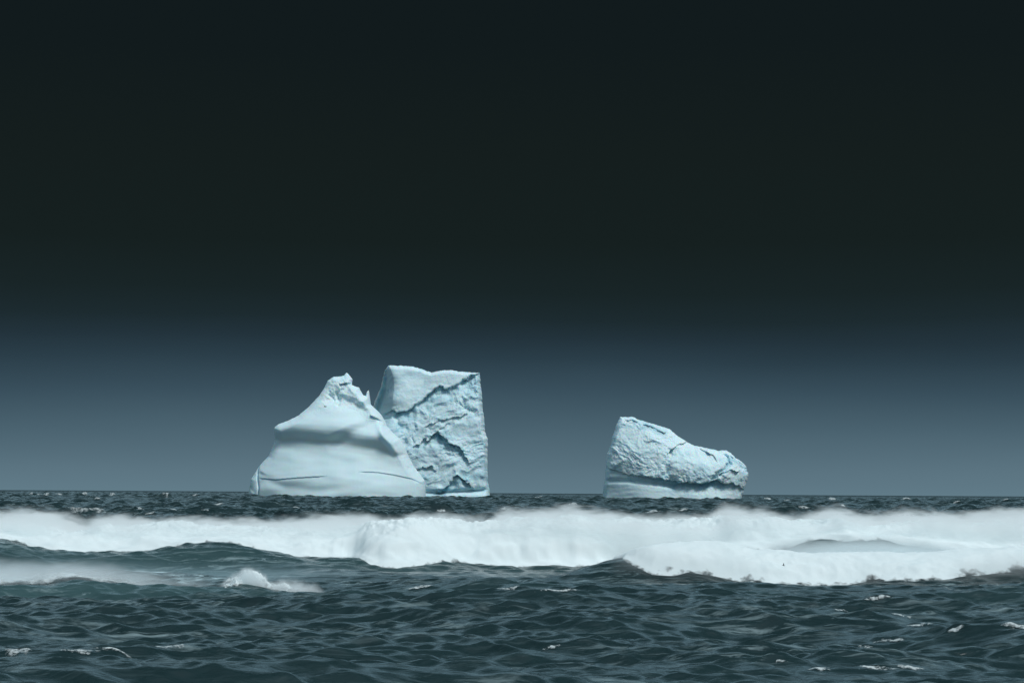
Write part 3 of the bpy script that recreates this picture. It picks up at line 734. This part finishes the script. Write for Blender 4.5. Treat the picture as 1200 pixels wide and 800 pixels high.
# --- the wedge on the right
OUT_R = [(708, 600), (707, 584), (707.5, 575), (710, 555), (711.5, 540), (712, 532), (716, 522), (719, 510), (723, 498), (727, 488.5), (735, 488.7), (742, 488.3), (748, 491.5), (760, 495), (775, 499.5),
         (785, 502.5), (795, 511), (806, 518), (815, 522.5), (830, 525), (842, 528), (852, 527.5), (857, 530.5), (862, 536), (870, 541), (875, 546), (875.5, 552), (877.5, 553.5), (876, 562),
         (873, 572), (870, 581), (868.5, 587), (868, 600)]
EDGE_R = [(705, 545), (722, 552), (735, 556), (752, 558), (768, 560), (785, 563), (800, 565), (815, 566), (828, 565.5), (838, 561), (846, 566), (858, 566), (868, 572), (880, 580)]
def relief_right(x, y, ed):
    pts = [(711, 580, 10), (740, 590, 30), (790, 590, 40), (840, 590, 36), (866, 590, 16), (725, 570, 20), (790, 575, 35), (840, 575, 32),
           (725, 535, 22), (760, 540, 34), (800, 550, 40), (840, 550, 38), (870, 555, 20), (735, 505, 16), (765, 510, 22), (800, 530, 28), (835, 535, 25), (860, 540, 20),
           (735, 492, 9), (770, 500, 11), (800, 518, 14), (850, 530, 13)]
    p = rbf(pts, x, y) + 4
    wx, wy = warp(x, y, 2.5, 0.16, 260)
    dd, _, _, s, t = seg_dist(wx, wy, EDGE_R)
    sd = dd * s
    below = sstep(-0.6, 0.8, sd)
    deep = np.interp(x, [709, 735, 770, 800, 835, 850, 872], [0.5, 2.0, 6, 8.5, 8.5, 4.5, 2.2])
    p = p - below * deep * np.exp(-(np.clip(sd, 0, 99) / 9.0) ** 2) + below * 0.5
    p += groove(x, y, [(700, 563), (735, 563.5), (765, 566), (800, 571)], 2.4, 4.0)
    up = 1 - below
    qx, qy = warp(x, y, 12.0, 0.035, 270)
    patch = sstep(-0.10, 0.22, fbm(x * 0.03, y * 0.04, 280, 3) + 0.10 * (x < 775))
    p += up * (2.2 * ridged(qx * 0.030 - 0.01 * qy, qy * 0.040, 221, 3, 0.45) + 1.3 * fbm(qx * 0.10, qy * 0.10 - 0.03 * qx, 222, 4))
    p += up * (0.35 + 0.65 * patch) * (1.3 * ridged(qx * 0.10, qy * 0.12 - 0.05 * qx, 224, 4) + 0.8 * fbm(x * 0.4, y * 0.4, 227, 3))
    p += broken_ledge(x, y, [(780, 532), (787, 527), (793, 522), (803, 519), (810, 516)], 4.0, 6.0, 3.0, 340, 2.0)
    p += groove(wx, wy, [(786, 524), (784, 534), (778, 544), (780, 553), (774, 560)], 3.2, 4.0)
    p += groove(wx, wy, [(828, 565), (838, 557), (846, 551), (853, 543), (852, 537), (844, 532)], 2.2, 6.0)
    p += broken_ledge(x, y, [(818, 526), (826, 529), (834, 535), (840, 541)], 2.6, 6.0, 3.0, 350, 3.0)
    p += broken_ledge(x, y, [(838, 558), (848, 552), (856, 550), (864, 553)], 3.0, 6.0, 3.0, 360, 3.0)
    p += broken_ledge(x, y, [(752, 497), (762, 500), (772, 505), (782, 507)], 2.6, 7.0, 3.0, 370, 3.0)
    p += broken_ledge(x, y, [(732, 493), (740, 493), (748, 495)], 1.2, 3.0, 2.0, 380, 2.0)
    p += broken_ledge(x, y, [(854, 534), (862, 539), (870, 545), (878, 552)], 3.4, 7.0, 3.0, 390, 2.0)
    p += below * 0.5 * fbm(x * 0.03, y * 0.15, 231, 2)
    blue = below * np.interp(x, [709, 740, 780, 845, 860, 872], [0.10, 0.22, 0.55, 0.55, 0.2, 0.1]) * np.exp(-((np.clip(sd, 0, 99)) / 7.0) ** 2)  # shade of the undercut and ledges deepened by bluer colour
    blue += 0.4 * np.exp(-(seg_dist(wx, wy, [(830, 563), (838, 557), (846, 551), (853, 543), (852, 537)])[0] / 2.2) ** 2)
    blue += 0.4 * np.exp(-(seg_dist(wx, wy, [(756, 499), (768, 504), (778, 508)])[0] / 3.5) ** 2)
    blue += 0.35 * np.exp(-(seg_dist(wx, wy, [(856, 538), (866, 544), (874, 550)])[0] / 3.0) ** 2)
    return p, np.clip(blue, 0, 1)
def parts_right(x, y):
    wx, wy = warp(x, y, 2.5, 0.16, 260)
    dd, _, _, s, t = seg_dist(wx, wy, EDGE_R)
    return np.where(s * dd < 0.1, 0, 1)

def place_berg(data, part_of, names, mat, label, d, pxc):
    V, f, blue = data
    o0 = np.array([(pxc - 600) * d / F, d, 0.0])
    root = bpy.data.objects.new('iceberg', None); COL.objects.link(root)
    root.location = o0; root.empty_display_size = 10
    tag(root, label, 'iceberg', 'icebergs on the horizon')
    # normals of the whole surface, so that the parts meet without a seam
    whole = link_mesh('whole', V - o0, f, mat)
    me = whole.data
    N = np.empty(len(V) * 3, np.float32); me.vertex_normals.foreach_get('vector', N); N = N.reshape(-1, 3)
    bpy.data.objects.remove(whole); bpy.data.meshes.remove(me)
    px = 600 + V[:, 0] * F / d; py = hy(px) + (H - V[:, 2]) * F / d
    reg = part_of(px, py)[f[:, 0]]
    for i, nm in enumerate(names):
        g = f[reg == i]
        used = np.unique(g); remap = np.full(len(V), -1); remap[used] = np.arange(len(used))
        o = link_mesh(nm, V[used] - o0, remap[g], mat, root, attrs={'blue_ice_shade': blue[used]})
        o.data.normals_split_custom_set_from_vertices(N[used].tolist())
    return root

# ------------------------------------------------------------------ birds
def bird_mesh(name, span, flap, mat):
    """seabird in gliding flight: one loft from bill to tail with two swept wings"""
    V = []; Fc = []
    L = span * 0.42
    secs = [(-0.55, 0.010, 0.00), (-0.47, 0.035, 0.012), (-0.40, 0.050, 0.018), (-0.30, 0.055, 0.012), (-0.15, 0.085, 0.0), (0.05, 0.095, -0.005), (0.25, 0.065, 0.0), (0.42, 0.035, 0.008), (0.55, 0.045, 0.012), (0.62, 0.006, 0.012)]
    n = 10
    for (a, r, dz) in secs:
        for k in range(n):
            t = 2 * math.pi * k / n
            flat = 0.35 if a > 0.5 else 1.0
            V.append((r * L * 1.1 * math.cos(t), a * L, (dz + r * flat * math.sin(t)) * L))
    for i in range(len(secs) - 1):
        for k in range(n):
            Fc.append((i * n + k, i * n + (k + 1) % n, (i + 1) * n + (k + 1) % n, (i + 1) * n + k))
    for sgn in (-1, 1):
        b = len(V)
        ws = [(0.03, -0.12, 0.26, 0.0), (0.16, -0.17, 0.22, 0.10), (0.30, -0.12, 0.17, 0.13), (0.44, -0.02, 0.09, 0.10), (0.50, 0.06, 0.02, 0.07)]
        for (u, lead, ch, up) in ws:
            for (c, th) in ((0, 0.0), (0.3, 0.012), (1, 0.0), (0.3, -0.006)):
                V.append((sgn * u * span, (lead + ch * c) * L * 1.3, (up * flap + th * (1 - u)) * span))
        for i in range(len(ws) - 1):
            for k in range(4):
                q = (b + i * 4 + k, b + i * 4 + (k + 1) % 4, b + (i + 1) * 4 + (k + 1) % 4, b + (i + 1) * 4 + k)
                Fc.append(q if sgn > 0 else q[::-1])
    return link_mesh(name, V, Fc, mat)

# ------------------------------------------------------------------ build
m_water = water_material(); m_foam = foam_material(); m_cap = foam_material('wavelet_foam', 3.0, 0.72, (2.8, 1.2), (0.30, 1.15)); m_far = foam_material('distant_foam', 0.6, 0.70, (1.8, 1.2), (0.25, 1.0))
build_sea(m_water)
main_breaker(m_foam); right_breaker(m_foam); left_crest(m_foam); small_splash(foam_material('splash_foam', 1.6, 1.0, (2.0, 1.0)))

# thin mist lying in the troughs between the breakers
xs = [(-30, 0.9), (-22, 0.95), (-16, 0.8), (-10, 0.75), (-5, 0.55), (0, 0.45), (5, 0.1), (9, -0.4)]
mm = spray_material('trough_mist', xs, 0.9, 0.10, (101.5, 2.0), (-34, 10, 2), (0.25, 0.3, 0.8), 0.7, (0.3, 0.7), 0.35, (0.66, 0.90, 0.97))
tag(box_mesh('sea_mist', (-34, 101.5, -0.5), (10, 121.5, 2.0), mm), 'thin pale mist over the trough between the left breakers', 'mist', kind='stuff')

xs = [(X(q, 118), z) for q, z in ((850, -0.6), (890, 0.6), (950, 2.0), (1030, 2.1), (1100, 1.9), (1140, 0.8), (1180, -0.4))]
mg = spray_material('gap_mist', [(float(x), z) for x, z in xs], 0.9, 0.85, (112.5, 1.5), (float(X(850, 118)), float(X(1180, 118)), 1.5), (0.5, 0.6, 1.6), 1.4, (0.36, 0.60), 0.2, (0.93, 0.99, 1.0))
tag(box_mesh('sea_mist', (float(X(850, 118)), 112.5, -0.4), (float(X(1180, 118)), 124.5, 3.0), mg), 'pale grey mist over the gap of open water between the two right breakers', 'mist', kind='stuff')

DL, DB, DR = 1500.0, 1640.0, 1600.0
m_il = ice_material('smooth_ice', 0.06, 0.06, 0.03, 1.0)
m_ib = ice_material('fractured_ice', 0.28, 0.58, 0.035, 1.0)
m_ir = ice_material('weathered_ice', 0.35, 0.45, 0.05, 1.0)
place_berg(build_iceberg(OUT_L, relief_left, DL, m_il, 60, seed=1, jag=0.25, round_r=11), parts_left, ('crown', 'upper_slope', 'lower_skirt'), m_il,
           'smooth white iceberg with a jagged peak and sweeping groove, in front of the tall block', DL, 397)
place_berg(build_iceberg(OUT_B, relief_block, DB, m_ib, 70, seed=2, jag=1.0, round_r=5), parts_block, ('snow_shelf', 'fractured_face', 'waterline_foot'), m_ib,
           'tall square fractured blue white iceberg standing behind the smooth peaked one', DB, 505)
place_berg(build_iceberg(OUT_R, relief_right, DR, m_ir, 50, seed=3, jag=0.9, round_r=5), parts_right, ('rough_crust', 'undercut_foot'), m_ir,
           'lone wedge shaped rough iceberg sloping down to the right, with undercut foot', DR, 792)

NEAR = [(1026, 701, 18, 5), (982, 714, 10, 3), (1054, 720, 14, 3), (1075, 731, 22, 5), (1186, 732, 20, 9), (1113, 736, 13, 4), (1035, 750, 22, 7), (1017, 755, 13, 4),
        (914, 775, 10, 3), (962, 782, 17, 4), (1027, 781, 30, 6), (1071, 782, 20, 6), (25, 759, 18, 3), (100, 762, 26, 5), (140, 760, 30, 4), (200, 757, 27, 4), (647, 758, 14, 4),
        (490, 688, 17, 4), (595, 689, 14, 4), (655, 691, 28, 3)]
for i, (px, py, w, h) in enumerate(NEAR):
    d = H * F / (py - float(hy(px)))
    cx, cy, cz = crest_near(px, py, 42, min(d * 1.5, 106))
    wm = w * d / F
    region = 'on the dark water at lower right' if px > 850 else ('on the dark water at lower left' if px < 300 else 'on the dark water below the middle of the surf')
    whitecap(cx, cy, wm * 1.7, depth_for(cx, cy, h * 0.75), i, m_cap, 'small white crest of foam ' + region, 'whitecaps in the foreground', 0.003 * h)
FAR = [(37, 576, 5, 2), (48, 575, 6, 2), (57, 578, 6, 3), (72, 579, 9, 3), (100, 578, 9, 4), (117, 584, 6, 2), (135, 578, 7, 3), (196, 574, 7, 4), (230, 580, 6, 3), (93, 595, 22, 3), (115, 596, 14, 2),
       (169, 595, 7, 2), (176, 601, 11, 3), (205, 597, 9, 2), (257, 591, 9, 2), (347, 594, 10, 2), (240, 598, 10, 2), (975, 582, 8, 3), (1063, 583, 10, 4), (1176, 582, 7, 2), (945, 594, 10, 3), (922, 586, 7, 2), (988, 592, 6, 2),
       (765, 599, 16, 4), (800, 597, 12, 2), (593, 595, 10, 2), (452, 593, 8, 2), (520, 597, 9, 2), (632, 582, 8, 2), (900, 583, 7, 2), (1120, 588, 10, 2), (672, 590, 8, 2)]
for i, (px, py, w, h) in enumerate(FAR):
    dy = max(py - float(hy(px)), 3.4)
    d = min((H - 0.5) * F / dy, 1400)
    cx, cy, cz = crest_near(px, py, 150, 1500); d = cy
    whitecap(cx, cy, w * 1.5 * d / F, depth_for(cx, cy, h * 0.6), 40 + i, m_far, 'tiny far whitecap between the surf and the horizon', 'whitecaps near the horizon', (h * 0.16) * d / F)

m_bird = bird_material()
b1 = bird_mesh('seabird', 1.0, 1.0, m_bird)
b1.location = (X(381.5, 320), 320, Z(381.5, 476.6, 320)); b1.rotation_euler = (0, R(8), R(68))
tag(b1, 'dark seabird gliding in front of the peaked iceberg', 'bird')
b2 = bird_mesh('seabird', 0.30, 1.4, m_bird)
b2.location = (X(918.5, 104), 104, Z(918.5, 661.6, 104)); b2.rotation_euler = (R(10), R(28), R(75))
tag(b2, 'small dark seabird skimming in front of the white surf on the right', 'bird')

# ------------------------------------------------------------------ sky and light
def lin(c):
    c = np.array(c) / 255.0
    return tuple(np.where(c <= 0.04045, c / 12.92, ((c + 0.055) / 1.055) ** 2.4))
SUN_EL, SUN_AZ = 56.0, 138.0       # azimuth clockwise from +y (the view direction)
w = bpy.data.worlds.new('World'); sc.world = w; w.use_nodes = True
nt = w.node_tree; nt.nodes.clear()
out = nt.nodes.new('ShaderNodeOutputWorld'); bg = nt.nodes.new('ShaderNodeBackground')
STR = 0.1
bg.inputs['Strength'].default_value = STR
tc = nt.nodes.new('ShaderNodeTexCoord').outputs['Generated']
nrm = nt.nodes.new('ShaderNodeVectorMath'); nrm.operation = 'NORMALIZE'; nt.links.new(tc, nrm.inputs[0])
sp = nt.nodes.new('ShaderNodeSeparateXYZ'); nt.links.new(nrm.outputs[0], sp.inputs[0])
el = math_n(nt, 'MULTIPLY', math_n(nt, 'ARCSINE', sp.outputs['Z']), 180 / math.pi)
cn = noise(nt, mapping(nt, nrm.outputs[0], (3, 3, 14)), 1.0, 4, 0.5)
el2 = math_n(nt, 'MULTIPLY_ADD', math_n(nt, 'SUBTRACT', cn, 0.5), 0.9, el)
elr = math_n(nt, 'DIVIDE', el2, 15.0, clamp=True)
SK = [(0.0, (97, 123, 136)), (0.5, (92, 117, 130)), (1.5, (74, 98, 111)), (2.4, (57, 79, 92)), (3.1, (43, 62, 73)), (3.6, (35, 51, 60)), (4.1, (29, 43, 48)), (4.8, (25, 37, 39)), (6.0, (22, 32, 32)), (8.0, (21, 30, 30)), (10.5, (18, 27, 29)), (15.0, (17, 26, 29))]
storm = ramp(nt, elr, [(e / 15.0, tuple(v / STR for v in lin(c))) for e, c in SK])
# bright broken overcast overhead and behind the camera, a clearer Nishita sky showing through it
sky = nt.nodes.new('ShaderNodeTexSky'); sky.sky_type = 'NISHITA'; sky.sun_disc = False
sky.sun_elevation = R(SUN_EL); sky.sun_rotation = R(SUN_AZ)
sky.air_density = 1.0; sky.dust_density = 2.0
lit = nt.nodes.new('ShaderNodeMix'); lit.data_type = 'RGBA'; lit.inputs[0].default_value = 0.6
nt.links.new(sky.outputs[0], lit.inputs[6])
cl = noise(nt, mapping(nt, nrm.outputs[0], (2, 2, 3)), 1.0, 5, 0.55)
k_ = 0.62 / STR
cloud = ramp(nt, cl, [(0.3, (0.50 * k_, 0.75 * k_, 0.86 * k_)), (0.7, (0.82 * k_, 1.07 * k_, 1.17 * k_))])
nt.links.new(cloud, lit.inputs[7])
# the storm bank fills the low sky ahead; behind the camera the overcast grows brighter towards the zenith
ahead = math_n(nt, 'MULTIPLY_ADD', sp.outputs['Y'], -9.0, el2)
mk = nt.nodes.new('ShaderNodeMapRange'); mk.interpolation_type = 'SMOOTHSTEP'
mk.inputs['From Min'].default_value = 3.6; mk.inputs['From Max'].default_value = 9.0
nt.links.new(ahead, mk.inputs['Value'])
zen = nt.nodes.new('ShaderNodeMapRange')
zen.inputs['From Min'].default_value = 10.0; zen.inputs['From Max'].default_value = 75.0
zen.inputs['To Min'].default_value = 0.30; zen.inputs['To Max'].default_value = 1.30
nt.links.new(el2, zen.inputs['Value'])
front = ramp(nt, math_n(nt, 'DIVIDE', el2, 90.0, clamp=True), [(0.0, 1.60), (0.20, 1.50), (0.33, 0.70), (0.52, 0.26), (0.65, 0.24), (0.86, 1.25)])  # added unseen bright band above the storm bank, then dark, for water sheen
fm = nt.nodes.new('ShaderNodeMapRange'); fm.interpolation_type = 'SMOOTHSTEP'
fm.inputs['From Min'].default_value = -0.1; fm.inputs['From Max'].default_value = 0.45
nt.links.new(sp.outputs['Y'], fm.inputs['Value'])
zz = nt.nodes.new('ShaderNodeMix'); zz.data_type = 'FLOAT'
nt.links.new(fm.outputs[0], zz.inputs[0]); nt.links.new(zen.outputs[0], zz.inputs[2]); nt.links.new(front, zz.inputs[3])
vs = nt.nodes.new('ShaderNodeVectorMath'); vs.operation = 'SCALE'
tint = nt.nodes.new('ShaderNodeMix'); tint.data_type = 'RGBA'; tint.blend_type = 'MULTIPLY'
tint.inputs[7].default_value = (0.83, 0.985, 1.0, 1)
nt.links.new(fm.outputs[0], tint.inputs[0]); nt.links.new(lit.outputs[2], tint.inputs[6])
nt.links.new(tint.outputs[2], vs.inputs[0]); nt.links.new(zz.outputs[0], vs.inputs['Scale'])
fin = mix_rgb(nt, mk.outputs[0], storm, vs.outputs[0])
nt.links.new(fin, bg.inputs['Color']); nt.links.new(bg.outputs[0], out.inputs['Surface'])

sl = bpy.data.lights.new('sun', 'SUN'); sl.energy = 2.0; sl.angle = R(16); sl.color = (1.0, 1.0, 0.985)
so = bpy.data.objects.new('sun', sl); COL.objects.link(so)
az, e_ = R(SUN_AZ), R(SUN_EL)
from mathutils import Vector, Matrix
sd_ = Vector((math.sin(az) * math.cos(e_), math.cos(az) * math.cos(e_), math.sin(e_)))
so.rotation_euler = sd_.to_track_quat('Z', 'Y').to_euler(); so.location = (0, -50, 80)

# ------------------------------------------------------------------ camera
cd = bpy.data.cameras.new('camera'); cam = bpy.data.objects.new('camera', cd); COL.objects.link(cam)
cd.lens = 85; cd.sensor_width = 36; cd.clip_start = 0.5; cd.clip_end = 200000
pitch = math.atan((577.4 - 400) / F)
roll = -math.atan(7.6 / 1200)
M = Matrix.Rotation(math.pi / 2 + pitch, 4, 'X') @ Matrix.Rotation(-roll, 4, 'Z')
M.translation = (0, 0, H)
cam.matrix_world = M
sc.camera = cam

sc.render.engine = 'CYCLES'
sc.view_settings.view_transform = 'Standard'; sc.view_settings.look = 'None'
sc.view_settings.exposure = 0.0; sc.view_settings.gamma = 1.0
sc.cycles.use_denoising = True
sc.cycles.max_bounces = 12; sc.cycles.volume_bounces = 12; sc.cycles.transparent_max_bounces = 24
sc.cycles.volume_step_rate = 0.045; sc.cycles.volume_max_steps = 256
